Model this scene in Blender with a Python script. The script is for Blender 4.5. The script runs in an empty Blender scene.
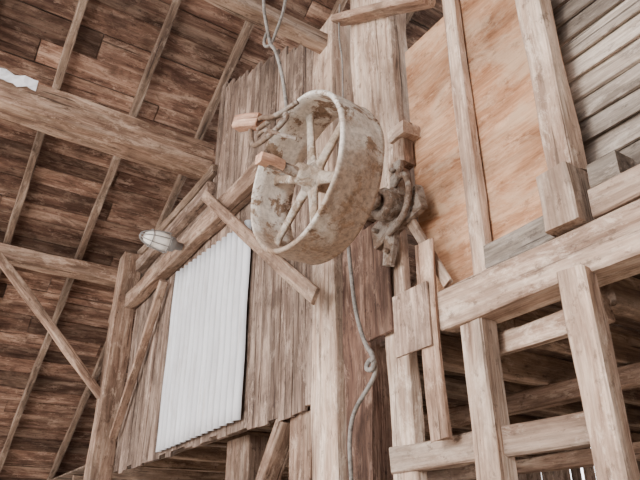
import bpy, math, random, bmesh
from mathutils import Vector, Euler, Matrix, noise
random.seed(7)
C=bpy.context.collection
V=Vector
# ---------------------------------------------------------------- camera
cam=bpy.data.cameras.new('camera'); co=bpy.data.objects.new('camera',cam); C.objects.link(co)
cam.sensor_width=36; cam.lens=34.875; cam.clip_end=200
co.location=(0,0,1.6); co.rotation_euler=Euler((math.radians(116.57),0,math.radians(57.6)))
bpy.context.scene.camera=co

# ---------------------------------------------------------------- materials
def nd(nt,t,**k):
    n=nt.nodes.new(t)
    for a,b in k.items(): setattr(n,a,b)
    return n
def newmat(name):
    m=bpy.data.materials.new(name); m.use_nodes=True
    nt=m.node_tree; b=nt.nodes['Principled BSDF']; b.inputs['Specular IOR Level'].default_value=.2
    return m,nt,b
def ramp(nt,src,stops):
    r=nd(nt,'ShaderNodeValToRGB'); e=r.color_ramp.elements
    while len(e)<len(stops): e.new(.5)
    for el,(p,c) in zip(e,stops):
        el.position=p; el.color=(c[0],c[1],c[2],1) if not isinstance(c,(int,float)) else (c,c,c,1)
    nt.links.new(src,r.inputs[0]); return r.outputs[0]
def noise_n(nt,vec,scale,mapsc,detail=6,rough=.6,dist=0):
    mp=nd(nt,'ShaderNodeMapping'); mp.inputs['Scale'].default_value=mapsc; nt.links.new(vec,mp.inputs[0])
    n=nd(nt,'ShaderNodeTexNoise'); n.inputs['Scale'].default_value=scale; n.inputs['Detail'].default_value=detail
    n.inputs['Roughness'].default_value=rough; n.inputs['Distortion'].default_value=dist
    nt.links.new(mp.outputs[0],n.inputs['Vector']); return n.outputs[0]
def mix(nt,typ,f,a,b):
    m=nd(nt,'ShaderNodeMix',data_type='RGBA',blend_type=typ)
    for s,v in ((0,f),(6,a),(7,b)):
        if isinstance(v,bpy.types.NodeSocket): nt.links.new(v,m.inputs[s])
        else: m.inputs[s].default_value=v if s==0 else (v[0],v[1],v[2],1)
    return m.outputs[2]
def ds(c,k=.86):
    g=.3*c[0]+.59*c[1]+.11*c[2]
    return tuple(g+(x-g)*k for x in c)
def wood(name,dark,mid,light,stain=.5,crack=.75,bump=.6,staincol=None,grime=.65,along=1.1,across=12):
    dark,mid,light=ds(dark),ds(mid),ds(light)
    m,nt,b=newmat(name)
    at=nd(nt,'ShaderNodeAttribute',attribute_name='gco'); g=at.outputs['Vector']
    tn=nd(nt,'ShaderNodeAttribute',attribute_name='tint')
    grain=noise_n(nt,g,1,(along,across,across),9,.68,.6)
    col=ramp(nt,grain,[(.35,dark),(.50,mid),(.65,light)])
    fine=noise_n(nt,g,1,(5,90,90),3,.6)
    col=mix(nt,'MULTIPLY',.5,col,ramp(nt,fine,[(.35,.55),(.6,1.15)]))
    # weather blotches
    st=noise_n(nt,g,1,(2.2,5,5),8,.72,.6)
    col=mix(nt,'MIX',ramp(nt,st,[(.46,0.0),(.59,stain)]),col,staincol or tuple(c*.55 for c in dark))
    # pale dusty scuffs
    sc=noise_n(nt,g,1,(4,9,9),8,.78,.3)
    col=mix(nt,'MIX',ramp(nt,sc,[(.54,0.0),(.64,.55)]),col,tuple(min(1,c*1.2+.03) for c in light))
    # grime specks, knots and nail stains
    sp=noise_n(nt,g,1,(12,20,20),6,.72)
    col=mix(nt,'MIX',ramp(nt,sp,[(.57,0.0),(.66,grime)]),col,tuple(c*.45 for c in dark))
    # drying checks
    ck=noise_n(nt,g,1,(.7,30,30),3,.55,.25)
    ckr=ramp(nt,ck,[(.32,crack),(.37,0.0)])
    col=mix(nt,'MIX',ckr,col,tuple(c*.25 for c in dark))
    # broad tonal drift
    bd=noise_n(nt,g,1,(.9,2,2),3,.5)
    col=mix(nt,'MULTIPLY',1.0,col,ramp(nt,bd,[(.35,.68),(.6,1.12)]))
    col=mix(nt,'MULTIPLY',1.0,col,tn.outputs['Color'])
    nt.links.new(col,b.inputs['Base Color']); b.inputs['Roughness'].default_value=.85
    bp=nd(nt,'ShaderNodeBump'); bp.inputs['Strength'].default_value=bump; bp.inputs['Distance'].default_value=.01
    sm=nd(nt,'ShaderNodeMath',operation='MULTIPLY_ADD'); nt.links.new(grain,sm.inputs[0]); sm.inputs[1].default_value=.8; nt.links.new(fine,sm.inputs[2])
    s2=nd(nt,'ShaderNodeMath',operation='SUBTRACT'); nt.links.new(sm.outputs[0],s2.inputs[0]); nt.links.new(ckr,s2.inputs[1])
    nt.links.new(s2.outputs[0],bp.inputs['Height']); nt.links.new(bp.outputs[0],b.inputs['Normal'])
    return m
M_timber=wood('timber_weathered',(.17,.09,.055),(.36,.22,.145),(.54,.38,.27),.55)
M_pale=wood('timber_pale',(.29,.17,.11),(.53,.36,.255),(.70,.54,.42),.45)
M_roof=wood('roof_board_wood',(.09,.04,.025),(.22,.115,.073),(.40,.255,.175),.6,across=9)
M_rafter=wood('rafter_wood',(.12,.07,.047),(.25,.16,.105),(.40,.285,.205),.5)
M_wall=wood('wall_board_wood',(.11,.065,.045),(.25,.165,.12),(.42,.30,.225),.6,across=16)
M_grey=wood('grey_board_wood',(.21,.155,.12),(.38,.30,.235),(.54,.45,.37),.5)
M_dark=wood('loft_dark_wood',(.09,.05,.033),(.21,.135,.095),(.36,.25,.185),.5)
M_redpost=wood('red_brown_post',(.06,.028,.018),(.14,.072,.047),(.29,.175,.12),.6)
M_red=wood('fresh_wood',(.36,.17,.10),(.54,.31,.20),(.68,.46,.33),.25)
M_ply=wood('plywood_sheet',(.27,.105,.04),(.43,.20,.09),(.58,.33,.18),.6,crack=.2,bump=.2,staincol=(.52,.37,.25),grime=.45,across=6,along=2)
def metal_white():
    m,nt,b=newmat('white_corrugated_metal')
    tc=nd(nt,'ShaderNodeTexCoord').outputs['Object']
    n=noise_n(nt,tc,1,(4,4,1.2),6,.6)
    c=ramp(nt,n,[(.3,(.52,.52,.54)),(.6,(.68,.69,.72))])
    n2=noise_n(nt,tc,1,(20,20,2.5),5,.7)
    c=mix(nt,'MIX',ramp(nt,n2,[(.54,0.),(.72,.5)]),c,(.40,.34,.30))
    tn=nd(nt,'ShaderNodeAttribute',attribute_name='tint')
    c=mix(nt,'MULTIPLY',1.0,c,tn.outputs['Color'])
    nt.links.new(c,b.inputs['Base Color']); b.inputs['Roughness'].default_value=.5
    return m
M_white=metal_white()
def paint_iron(name,paint,rust,dirt,thr,dthr=.45,sc=9,grad=None):
    m,nt,b=newmat(name)
    tc=nd(nt,'ShaderNodeTexCoord').outputs['Object']
    n=noise_n(nt,tc,1,(sc,sc,sc),10,.72,.3)
    f=ramp(nt,n,[(thr,0.),(thr+.06,1.)])
    sp=noise_n(nt,tc,1,(45,45,45),6,.7)
    p=mix(nt,'MULTIPLY',.8,paint,ramp(nt,sp,[(.3,.5),(.6,1.1)]))
    r=mix(nt,'MULTIPLY',.8,rust,ramp(nt,sp,[(.35,.5),(.65,1.5)]))
    c=mix(nt,'MIX',f,p,r)
    n2=noise_n(nt,tc,1,(2.2,2.2,2.2),6,.65)
    src=n2
    if grad:   # brown layer gets stronger towards the low side of the wheel
        sx=nd(nt,'ShaderNodeSeparateXYZ'); nt.links.new(tc,sx.inputs[0])
        ma=nd(nt,'ShaderNodeMath',operation='MULTIPLY_ADD'); nt.links.new(sx.outputs[2],ma.inputs[0]); ma.inputs[1].default_value=-.45; ma.inputs[2].default_value=.45*grad
        ad=nd(nt,'ShaderNodeMath',operation='ADD'); nt.links.new(n2,ad.inputs[0]); nt.links.new(ma.outputs[0],ad.inputs[1]); src=ad.outputs[0]
    c=mix(nt,'MIX',ramp(nt,src,[(dthr,0.),(dthr+.15,.8)]),c,mix(nt,'MULTIPLY',.8,dirt,ramp(nt,sp,[(.35,.55),(.65,1.4)])))
    nt.links.new(c,b.inputs['Base Color']); b.inputs['Roughness'].default_value=.75
    bp=nd(nt,'ShaderNodeBump'); bp.inputs['Strength'].default_value=.4; bp.inputs['Distance'].default_value=.005
    nt.links.new(n,bp.inputs['Height']); nt.links.new(bp.outputs[0],b.inputs['Normal'])
    return m
M_rim=paint_iron('peeling_painted_iron',(.64,.59,.53),(.22,.15,.105),(.25,.165,.11),.515,.49,8,grad=3.28)
M_spoke=paint_iron('worn_grey_iron',(.46,.41,.355),(.22,.16,.115),(.29,.22,.165),.48)
M_rust=paint_iron('rusty_cast_iron',(.28,.235,.20),(.13,.085,.06),(.18,.125,.09),.47)
M_rope=paint_iron('grey_rope',(.25,.23,.21),(.15,.135,.12),(.18,.155,.14),.50)
def simple(name,c,r=.6):
    m,nt,b=newmat(name)
    tc=nd(nt,'ShaderNodeTexCoord').outputs['Object']
    n=noise_n(nt,tc,1,(9,9,9),5,.6)
    nt.links.new(mix(nt,'MULTIPLY',.6,c,ramp(nt,n,[(.3,.7),(.6,1.1)])),b.inputs['Base Color'])
    b.inputs['Roughness'].default_value=r
    return m
M_glass=simple('frosted_glass',(.85,.82,.76),.2)
M_paper=simple('crumpled_paper',(.85,.87,.92),.7)
M_ground=simple('dirt_floor',(.50,.42,.34),.95)
M_lampmetal=simple('lamp_metal',(.22,.21,.20),.4)

# ---------------------------------------------------------------- mesh builder
class MB:
    def __init__(s): s.v=[];s.f=[];s.g=[];s.t=[]
    def timber(s,p0,p1,w,d,up=(0,0,1),jit=.004,bev=.008,tint=None,seg=.22,taper=1.0):
        p0=V(p0);p1=V(p1);a=p1-p0;L=a.length;a.normalize();up=V(up)
        sd=a.cross(up).normalized();u=sd.cross(a).normalized()
        n=max(2,int(L/seg)+1); ro=V((random.uniform(0,60),random.uniform(0,60),random.uniform(0,60)))
        tint=random.uniform(.8,1.15) if tint is None else tint
        bev=min(bev,w*.25,d*.25); base=len(s.v)
        prof=[(-1,-1,1,0),(-1,-1,0,1),(-1,1,0,-1),(-1,1,1,0),(1,1,-1,0),(1,1,0,-1),(1,-1,0,1),(1,-1,-1,0)]
        bx,by=random.uniform(-1,1)*jit*1.5,random.uniform(-1,1)*jit*1.5
        for i in range(n+1):
            q=i/n; c=p0+a*(L*q); bow=math.sin(q*math.pi)
            k=1+(taper-1)*q
            for j,(sx,sy,ox,oy) in enumerate(prof):
                r1=noise.noise(V((ro.x+q*L*2.2,sx*3.1,sy*4.7)))*jit*1.6; r2=noise.noise(V((ro.y+q*L*2.2,sx*5.1,sy*2.7)))*jit*1.6
                x=sx*w/2*k+ox*bev+r1+bx*bow; y=sy*d/2*k+oy*bev+r2+by*bow
                e=random.uniform(-1,1)*jit if i in(0,n) else 0
                s.v.append(c+sd*x+u*y+a*e); s.g.append(V((q*L,x,y))+ro); s.t.append(tint)
        for i in range(n):
            for j in range(8):
                k2=(j+1)%8; A=base+i*8
                s.f.append((A+j,A+k2,A+8+k2,A+8+j))
        s.f.append(tuple(base+j for j in range(7,-1,-1))); s.f.append(tuple(base+n*8+j for j in range(8)))
    def box(s,x0,x1,y0,y1,z0,z1,ax,**k):
        cx,cy,cz=(x0+x1)/2,(y0+y1)/2,(z0+z1)/2
        if ax=='x': s.timber((x0,cy,cz),(x1,cy,cz),y1-y0,z1-z0,(0,0,1),**k)
        if ax=='y': s.timber((cx,y0,cz),(cx,y1,cz),x1-x0,z1-z0,(0,0,1),**k)
        if ax=='z': s.timber((cx,cy,z0),(cx,cy,z1),x1-x0,y1-y0,(0,1,0),**k)
    def build(s,name,mat,parent=None,smooth=False):
        me=bpy.data.meshes.new(name); me.from_pydata([tuple(v) for v in s.v],[],s.f)
        if s.g:
            at=me.attributes.new('gco','FLOAT_VECTOR','POINT'); at.data.foreach_set('vector',[c for g in s.g for c in g])
        if s.t:
            at=me.attributes.new('tint','FLOAT_COLOR','POINT'); at.data.foreach_set('color',[c for t in s.t for c in (t,t,t,1)])
        me.materials.append(mat); me.update()
        bm=bmesh.new(); bm.from_mesh(me); bmesh.ops.recalc_face_normals(bm,faces=bm.faces); bm.to_mesh(me); bm.free()
        if smooth:
            for p in me.polygons: p.use_smooth=True
        o=bpy.data.objects.new(name,me); C.objects.link(o)
        if parent: o.parent=parent
        return o
def T(name,mat,p0,p1,w,d,up=(0,0,1),**k):
    b=MB(); b.timber(p0,p1,w,d,up,**k); return b.build(name,mat)
def B(name,mat,x0,x1,y0,y1,z0,z1,ax,**k):
    b=MB(); b.box(x0,x1,y0,y1,z0,z1,ax,**k); return b.build(name,mat)
def empty(name,loc=(0,0,0)):
    e=bpy.data.objects.new(name,None); C.objects.link(e); e.empty_display_size=.1; return e
def curve(name,pts,r,mat,parent=None,cyc=False,smooth=True):
    cu=bpy.data.curves.new(name,'CURVE'); cu.dimensions='3D'; cu.bevel_depth=r; cu.bevel_resolution=3; cu.resolution_u=8; cu.use_fill_caps=True
    sp=cu.splines.new('NURBS' if smooth else 'POLY'); sp.points.add(len(pts)-1)
    for p,q in zip(sp.points,pts): p.co=(q[0],q[1],q[2],1)
    if smooth: sp.order_u=3; sp.use_endpoint_u=not cyc
    sp.use_cyclic_u=cyc; cu.materials.append(mat)
    o=bpy.data.objects.new(name,cu); C.objects.link(o)
    if parent: o.parent=parent
    return o
def lathe(name,prof,c,axis,mat,parent=None,n=72,jit=0,closed=True):
    """prof: list (axial, radius)"""
    axis=V(axis).normalized(); q=axis.to_track_quat('Z','Y'); b=MB(); c=V(c); m=len(prof)
    for i in range(n):
        a=2*math.pi*i/n
        for h,r in prof:
            rr=r+jit*noise.noise(V((math.cos(a)*2,math.sin(a)*2,h*6)))
            b.v.append(c+q@V((rr*math.cos(a),rr*math.sin(a),h)))
    for i in range(n):
        for j in range(m if closed else m-1):
            k=(j+1)%m; i2=(i+1)%n
            b.f.append((i*m+j,i*m+k,i2*m+k,i2*m+j))
    if not closed:
        b.f.append(tuple(i*m for i in range(n))); b.f.append(tuple(i*m+m-1 for i in range(n)))
    return b.build(name,mat,parent,smooth=True)

# ---------------------------------------------------------------- ground
b=MB(); b.v=[V((-25,-20,0)),V((20,-20,0)),V((20,20,0)),V((-25,20,0))]; b.f=[(0,1,2,3)]
b.build('floor',M_ground)

# ---------------------------------------------------------------- roof
SL=.62
def rz(x): return 6.75+SL*(x+5.3)
b=MB(); x=-13.6; sn=V((-SL,0,1)).normalized()
while x<0.2:
    wd=random.uniform(.2,.32); x1=x+wd*.85
    y=-7+random.uniform(0,2)
    while y<8:
        y2=y+random.uniform(2.0,4.0)
        xm=(x+x1)/2; dz=random.uniform(-.008,.008)
        b.timber((xm,y,rz(xm)+dz),(xm,min(y2,8.5)-.01,rz(xm)+dz),wd*1.0-random.choice([0,0,.006,.012]),.022,tuple(sn),jit=.004,bev=.002,tint=random.uniform(.5,1.45),seg=.8)
        y=y2
    x=x1
b.build('ceiling_roof_boards',M_roof)
b=MB(); b.v=[V((-13.6,-7,rz(-13.6)+.06)),V((.2,-7,rz(.2)+.06)),V((.2,8.5,rz(.2)+.06)),V((-13.6,8.5,rz(-13.6)+.06)),V((9,-7,rz(.2)-5.4)),V((9,8.5,rz(.2)-5.4))]
b.f=[(0,1,2,3),(1,4,5,2)]; b.build('ceiling_roofing',simple('roofing_felt',(.12,.10,.09),.9))
b=MB()
for y in (-3.9,-3.0,-2.1,-1.25,-.4,.42,1.28,2.12,3.0,3.85,4.7,5.5,6.4):
    p0=V((-13.5,y,rz(-13.5)))-sn*.075; p1=V((.1,y,rz(.1)))-sn*.075
    b.timber(p0,p1,.08,.12,tuple(sn),jit=.010,tint=random.uniform(.8,1.25))
b.build('roof_rafters',M_rafter)

# ---------------------------------------------------------------- left bays
B('timber_post',M_timber,-7.82,-7.56,1.78,2.02,0,5.1,'z',jit=.012)
B('tie_beam',M_timber,-8.02,-7.8,-5,2.0,4.76,4.95,'y',jit=.012,tint=1.0)
T('knee_brace',M_timber,(-7.76,.35,4.76),(-7.76,1.85,3.2),.09,.13,(1,0,0),jit=.008,tint=1.1)
B('tie_beam',M_timber,-5.6,-5.3,-5,2.0,5.2,5.53,'y',jit=.018,tint=1.0)
B('girt_beam',M_timber,-8.3,-3.2,1.87,2.0,4.34,4.54,'x',jit=.012)
B('girt_beam',M_wall,-7.7,-5.2,1.93,2.05,4.86,5.0,'x',jit=.01)
B('girt_beam',M_rafter,-7.7,-5.2,1.97,2.08,5.1,5.22,'x',jit=.01)
T('diagonal_brace',M_timber,(-6.25,1.93,4.25),(-7.45,1.93,2.75),.06,.09,(0,1,0),tint=.9)

# board wall
b=MB(); x=-7.55
while x<-3.2:
    w=random.uniform(.13,.2); w=min(w,-3.19-x)
    b.box(x,x+w-.008,2.02,2.045,2.38+random.uniform(-.03,.03),4.5,'z',jit=.005,bev=.003,tint=random.uniform(.75,1.25),seg=.5); x+=w
x=-5.3
while x<-3.2:
    w=random.uniform(.14,.2); w=min(w,-3.19-x); top=6.3-.45*(x+5.3)
    b.box(x,x+w-.008,2.03,2.055,4.3,top+random.uniform(-.05,.05),'z',jit=.005,bev=.003,tint=random.uniform(.75,1.25),seg=.5); x+=w
for i in range(4):
    b.box(-7.55,-5.25,2.06,2.08,4.45+i*.17,4.61+i*.17,'x',jit=.004,bev=.003,tint=random.uniform(.6,1.1))
b.build('wall_loft_boards',M_wall)
B('sill_beam',M_wall,-7.55,-3.2,2.06,2.2,2.42,2.56,'x',jit=.01)

# corrugated white sheet
def corr():
    b=MB(); x0,x1=-6.02,-4.2; n=int((x1-x0)/.008); zs=10
    for i in range(n+1):
        x=x0+(x1-x0)*i/n; ph=((x-x0)/.12)%1
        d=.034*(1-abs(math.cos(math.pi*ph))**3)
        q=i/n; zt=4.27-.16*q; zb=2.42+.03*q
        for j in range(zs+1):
            b.v.append(V((x,1.995-d+.003*math.sin(j*1.3+x*2),zb+(zt-zb)*j/zs))); b.t.append(.42+.56*min(1,d/.018))  # valleys darkened in the colour to strengthen the rib shading
    for i in range(n):
        for j in range(zs):
            A=i*(zs+1)+j; b.f.append((A,A+zs+1,A+zs+2,A+1))
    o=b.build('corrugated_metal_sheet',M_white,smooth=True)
    so=o.modifiers.new('s','SOLIDIFY'); so.thickness=.001
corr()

# ---------------------------------------------------------------- posts centre
B('timber_post',M_pale,-3.22,-2.95,1.98,2.2,0,5.35,'z',jit=.012,tint=.95)
B('timber_post',M_redpost,-2.93,-2.69,2.02,2.2,0,3.75,'z',jit=.014,tint=1.0)
B('timber_post',M_pale,-2.72,-2.27,1.99,2.14,3.42,5.3,'z',jit=.016,tint=.88)
B('timber_post',M_pale,-2.52,-2.34,2.0,2.06,0,3.4,'z',jit=.012,tint=.85)
B('board_plank',M_redpost,-2.64,-2.40,1.97,1.99,2.62,3.3,'z',tint=1.1)
B('wood_bracket',M_pale,-2.3,-2.16,1.93,2.06,3.72,3.80,'x',tint=.85); B('wood_bracket',M_timber,-2.3,-2.21,1.96,2.05,3.56,3.72,'z',tint=.9)
# top beams
B('tie_beam',M_pale,-3.12,-3.0,-4,1.97,5.07,5.19,'y',jit=.01,tint=.8)
T('roof_brace',M_timber,(-2.78,1.92,5.10),(-1.86,1.92,4.46),.05,.12,(0,1,0),tint=1.0)
T('diagonal_brace',M_timber,(-5.0,1.84,4.69),(-2.95,1.84,2.96),.11,.03,(0,1,0),tint=.85)
T('diagonal_board',M_pale,(-2.31,1.96,3.38),(-1.96,1.96,2.72),.06,.025,(0,1,0))

# ---------------------------------------------------------------- right part
B('plywood_panel',M_ply,-2.24,-1.22,2.06,2.075,2.70,4.43,'x',jit=.001,bev=.001,tint=.95)
B('wall_stud',M_pale,-1.83,-1.74,1.99,2.05,2.70,5.2,'z',jit=.006,tint=1.0)
B('timber_post',M_pale,-1.31,-1.19,1.93,2.03,2.95,5.2,'z',jit=.008,tint=.95)
B('timber_block',M_pale,-1.34,-1.19,1.88,2.02,2.70,2.95,'z',jit=.006,tint=.9)
B('ledge_board',M_grey,-1.74,-1.36,1.98,2.0,2.72,2.84,'x',tint=.8)
B('girt_beam',M_pale,-2.0,2.5,1.92,2.08,2.50,2.69,'x',jit=.012,tint=.85)
b=MB(); z=2.72
while z<5:
    b.timber((-1.33,2.15,z+.06),(2.5,2.15,z+.06),.018,.13,(0,.22,1),jit=.004,bev=.003,tint=random.uniform(.7,1.1),seg=.4); z+=.112
b.build('wall_clapboard',M_grey)
B('timber_block',M_pale,-1.16,-.6,1.93,2.05,2.70,2.82,'x',tint=.8); B('timber_block',M_grey,-1.14,-1.02,1.93,2.06,2.82,2.92,'x',tint=.9)
f=empty('stall_frame')
def part(n,mat,*a,**k):
    b=MB(); b.box(*a,**k); b.build(n,mat,f)
part('upright_right',M_pale,-1.32,-1.21,1.88,1.97,0,2.52,'z',jit=.008,tint=1.1)
part('upright_left',M_pale,-1.91,-1.78,1.95,2.05,0,2.5,'z',jit=.008,tint=.9)
part('rail_lower',M_pale,-2.5,-1.3,1.99,2.06,1.93,2.05,'x',jit=.008,tint=.8)
part('rail_upper',M_pale,-1.9,-1.3,2.10,2.16,2.38,2.48,'x',jit=.008,tint=.95)
part('slat',M_timber,-2.11,-1.99,1.90,1.925,2.02,2.96,'z',jit=.006,tint=1.1)
part('plywood_patch',M_wall,-2.28,-2.02,1.875,1.89,2.43,2.74,'z',jit=.002,tint=1.3)
# loft behind : floor, joists, back wall
b=MB(); x=-13
while x<4:
    w=random.uniform(.16,.24); b.box(x,x+w-.01,2.1,6.38,2.62,2.645,'y',jit=.003,bev=.002,tint=random.uniform(.6,1.3),seg=.9); x+=w
b.build('loft_floor_boards',M_dark)
b=MB()
for x in (-12,-10.5,-9,-7.6,-6.6,-5.6,-4.6,-3.7,-2.9,-2.4,-1.9,-1.4,-.9,-.4,.2,1): b.box(x,x+.1,2.2,6.35,2.46,2.62,'y',jit=.01,tint=1.3)
b.build('loft_joists',M_rafter)
b=MB(); x=-13
while x<4:
    w=random.uniform(.14,.24); b.box(x,x+w-random.choice([.004,.008,.02,.04]),6.4,6.425,0,4.6 if x>-7 else 3,'z',jit=.004,bev=.002,tint=random.uniform(.6,1.2),seg=1.2); x+=w
b.build('wall_back',M_dark)
# unseen board wall behind the camera's right shoulder, added to block side light
b=MB(); y=-7
while y<8:
    w=random.uniform(.2,.3); b.timber((5,y,0),(5,y,7),w,.025,(1,0,0),jit=.004,bev=.002,tint=random.uniform(.7,1.2),seg=1.5); y+=w+.01
b.build('light_block_wall',M_wall)
B('support_post',M_timber,-3.62,-3.36,2.06,2.2,0,2.38,'z',tint=.8)
B('support_post',M_timber,-4.9,-4.5,2.2,2.4,0,2.4,'z',tint=.6)
T('knee_brace',M_timber,(-3.7,2.1,2.38),(-4.2,2.1,1.7),.1,.14,(0,1,0),tint=.8)
B('loft_rail',M_timber,-3.4,3,3.0,3.1,2.34,2.45,'x',tint=1.1)
B('loft_rail',M_timber,-5,3,3.8,3.9,2.1,2.2,'x',tint=1.1); B('support_post',M_timber,-2.2,-2.0,4.2,4.4,0,2.45,'z',tint=1); B('support_post',M_timber,-1.25,-1.1,3.6,3.75,0,2.45,'z',tint=1.1)
T('knee_brace',M_timber,(-2.9,4.0,1.5),(-2.0,4.0,2.4),.08,.12,(0,1,0),tint=1)

# ---------------------------------------------------------------- pulley wheel
W=empty('belt_pulley_wheel'); WC=V((-2.26,1.39,3.275)); AX=V((-.04,1,0)).normalized(); R=.415; H=.122
lathe('rim',[(-H,R-.018),(-H-.004,R-.004),(-H+.004,R+.006),(-H+.02,R+.002),(-H*.5,R+.006),(0,R+.009),(H*.5,R+.006),(H-.02,R+.002),(H-.004,R+.006),(H+.004,R-.004),(H,R-.018),(H*.5,R-.012),(0,R-.010),(-H*.5,R-.012)],WC,AX,M_rim,W,n=96,jit=.008)
lathe('hub',[(-.10,.0),(-.10,.042),(-.095,.052),(-.03,.058),(-.02,.078),(.02,.078),(.03,.058),(.095,.052),(.10,.042),(.10,.0)],WC,AX,M_spoke,W,n=40)
lathe('shaft',[(-.26,.0),(-.26,.028),(.60,.028),(.60,0)],WC,AX,M_rust,W,n=24)
b=MB(); qx=AX.to_track_quat('Z','Y')
for k in range(6):
    a=math.radians(90+60*k-4); n=14; base=len(b.v)
    for i in range(n+1):
        q=i/n
        r=.065+(R-.075)*q; wv=.034-.013*q+.016*max(0,q-.88)/.12+.014*max(0,.12-q)/.12; tv=.021-.005*q
        c=V((r*math.cos(a),r*math.sin(a),0)); t=V((-math.sin(a),math.cos(a),0))
        for j in range(12):
            ph=2*math.pi*j/12
            b.v.append(WC+qx@(c+t*(wv*math.cos(ph))+V((0,0,tv*math.sin(ph)))))
    for i in range(n):
        for j in range(12):
            A=base+i*12; b.f.append((A+j,A+(j+1)%12,A+12+(j+1)%12,A+12+j))
b.build('spokes',M_spoke,W,smooth=True)
b=MB(); b.timber(WC-AX*.31,WC-AX*.18,.06,.055,(0,0,1),jit=.004); b.build('wood_shaft_end',M_red,W)
# bearing bracket on second post
K=empty('shaft_bearing_bracket'); bc=WC+AX*.5
lathe('bearing_housing',[(-.07,.03),(-.07,.075),(-.05,.09),(.05,.09),(.07,.075),(.07,.03)],bc,AX,M_rust,K,n=40,jit=.006)
lathe('collar',[(-.02,.03),(-.02,.055),(.02,.055),(.02,.03)],bc-AX*.12,AX,M_rust,K,n=30)
b=MB()
b.timber(bc+V((.02,.04,.05)),bc+V((.03,.06,.28)),.10,.05,(0,1,0),jit=.006,taper=.7)
b.timber(bc+V((0,.04,-.04)),bc+V((-.10,.06,-.30)),.11,.05,(0,1,0),jit=.006,taper=.7)
b.timber(bc+V((-.2,.06,-.10)),bc+V((.2,.06,-.02)),.05,.16,(0,0,1),jit=.006)
b.build('bracket_arms',M_rust,K)
for s,(dx,dz) in enumerate([(-.06,-.24),(.03,.22),(.14,-.02),(-.15,-.08)]):
    lathe('bolt_%d'%s,[(-.02,.0),(-.02,.014),(.02,.014),(.02,0)],bc+V((dx,.02,dz)),AX,M_rust,K,n=6)
curve('bracket_hook',[bc+V((.05,.0,.10)),bc+V((.13,0,.16)),bc+V((.18,.0,.06)),bc+V((.16,0,-.06)),bc+V((.08,0,-.14)),bc+V((-.02,0,-.16))],.018,M_rust,K)
# iron strap with wood block at upper left of wheel
S=empty('iron_strap_hook')
b=MB(); b.timber((-2.70,1.15,3.80),(-2.54,1.22,3.74),.07,.08,(0,0,1),jit=.006); b.build('wood_block',M_red,S)
curve('strap_upper',[(-2.60,1.22,3.76),(-2.5,1.2,3.74),(-2.4,1.2,3.66),(-2.30,1.22,3.64),(-2.2,1.26,3.66)],.014,M_rust,S)
curve('strap_lower',[(-2.62,1.2,3.72),(-2.60,1.2,3.60),(-2.48,1.18,3.53),(-2.34,1.2,3.53),(-2.25,1.24,3.60),(-2.32,1.24,3.66),(-2.45,1.22,3.68),(-2.56,1.22,3.70)],.015,M_rust,S)
curve('strap_loop',[(-2.52,1.2,3.62),(-2.42,1.18,3.60),(-2.30,1.2,3.50),(-2.24,1.28,3.46)],.011,M_rust,S)

# ropes
curve('hanging_rope',[(-2.72,1.25,8.1),(-2.69,1.25,6.5),(-2.68,1.25,4.83),(-2.64,1.28,4.55),(-2.61,1.29,4.40),(-2.56,1.30,4.33),(-2.50,1.31,4.15),(-2.44,1.31,3.95),(-2.41,1.32,3.72)],.011,M_rope)
curve('hanging_rope',[(-2.5,1.4,8.2),(-2.52,1.38,6.0),(-2.55,1.37,4.77),(-2.60,1.32,4.50),(-2.61,1.29,4.38),(-2.66,1.26,4.42),(-2.63,1.27,4.5)],.010,M_rope)
curve('hanging_wire',[(-2.72,1.9,5.2),(-2.78,1.92,4.95),(-2.74,1.93,4.7),(-2.78,1.95,4.4),(-2.76,1.95,4.0)],.007,M_rope)
curve('pulley_rope',[(-2.62,1.85,3.25),(-2.66,1.9,3.0),(-2.66,1.92,2.8),(-2.6,1.93,2.6),(-2.52,1.93,2.5),(-2.50,1.93,2.42),(-2.56,1.93,2.36),(-2.72,1.93,2.25),(-2.76,1.93,2.1),(-2.74,1.93,1.9),(-2.74,1.93,1.5)],.012,M_rope)
curve('rope_knot',[(-2.54,1.92,2.54),(-2.48,1.9,2.5),(-2.5,1.91,2.42),(-2.56,1.9,2.44),(-2.53,1.92,2.5),(-2.48,1.9,2.46)],.013,M_rope)

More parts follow.
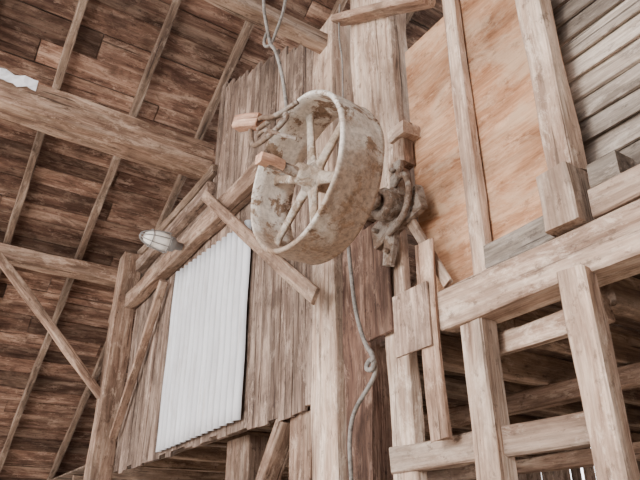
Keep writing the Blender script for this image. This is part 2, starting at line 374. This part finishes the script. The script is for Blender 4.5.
# lamp
L=empty('caged_barn_light'); lc=V((-5.55,1.64,4.37)); la=V((-.1,1,.0)).normalized()
lathe('glass_globe',[(-.19,0),(-.18,.04),(-.14,.07),(-.08,.088),(0,.092),(.06,.085),(.08,.07),(.08,0)],lc,la,M_glass,L,n=32,closed=False)
lathe('socket',[(.07,0),(.07,.08),(.13,.075),(.15,.045),(.22,.04),(.22,0)],lc,la,M_lampmetal,L,n=32,closed=False)
ql=la.to_track_quat('Z','Y')
for k in range(4):
    a=k*math.pi/4
    curve('cage_wire_%d'%k,[lc+ql@V((.108*math.cos(math.pi*i/16)*math.cos(a),.108*math.cos(math.pi*i/16)*math.sin(a),.07-.30*math.sin(math.pi*i/16))) for i in range(17)],.005,M_lampmetal,L)
for h,r in ((0.05,.108),(-.12,.09)):
    curve('cage_ring',[lc+ql@V((r*math.cos(t*math.pi/8),r*math.sin(t*math.pi/8),h)) for t in range(16)],.005,M_lampmetal,L,cyc=True)

# paper scrap on the big tie beam
b=MB(); n=9
for i in range(n+1):
    for j in range(5):
        b.v.append(V((-5.27+.02*random.random(),-.16+.36*i/n,5.43+.028*j+.05*noise.noise(V((i*.5,j*.6,2))))))
for i in range(n):
    for j in range(4): A=i*5+j; b.f.append((A,A+5,A+6,A+1))
b.build('paper_scrap',M_paper)

# ---------------------------------------------------------------- light
w=bpy.data.worlds.new('world'); bpy.context.scene.world=w; w.use_nodes=True
bg=w.node_tree.nodes['Background']; bg.inputs[0].default_value=(.97,.97,1,1); bg.inputs[1].default_value=5.4
def area(name,loc,target,size,power,col):
    l=bpy.data.lights.new(name,'AREA'); l.size=size; l.energy=power; l.color=col
    o=bpy.data.objects.new(name,l); C.objects.link(o); o.location=loc
    o.rotation_euler=(V(target)-V(loc)).to_track_quat('-Z','Y').to_euler()
area('open_side_fill',(-.5,-4.5,3.6),(-3.2,2,3.4),1.8,430,(1,.95,.90))  # added fill lamp standing in for daylight from the open side
area('left_bay_fill',(-8,-6,2.0),(-8,1,5),3,360,(1,.95,.9))  # added fill lamp aimed up at the left bays and roof
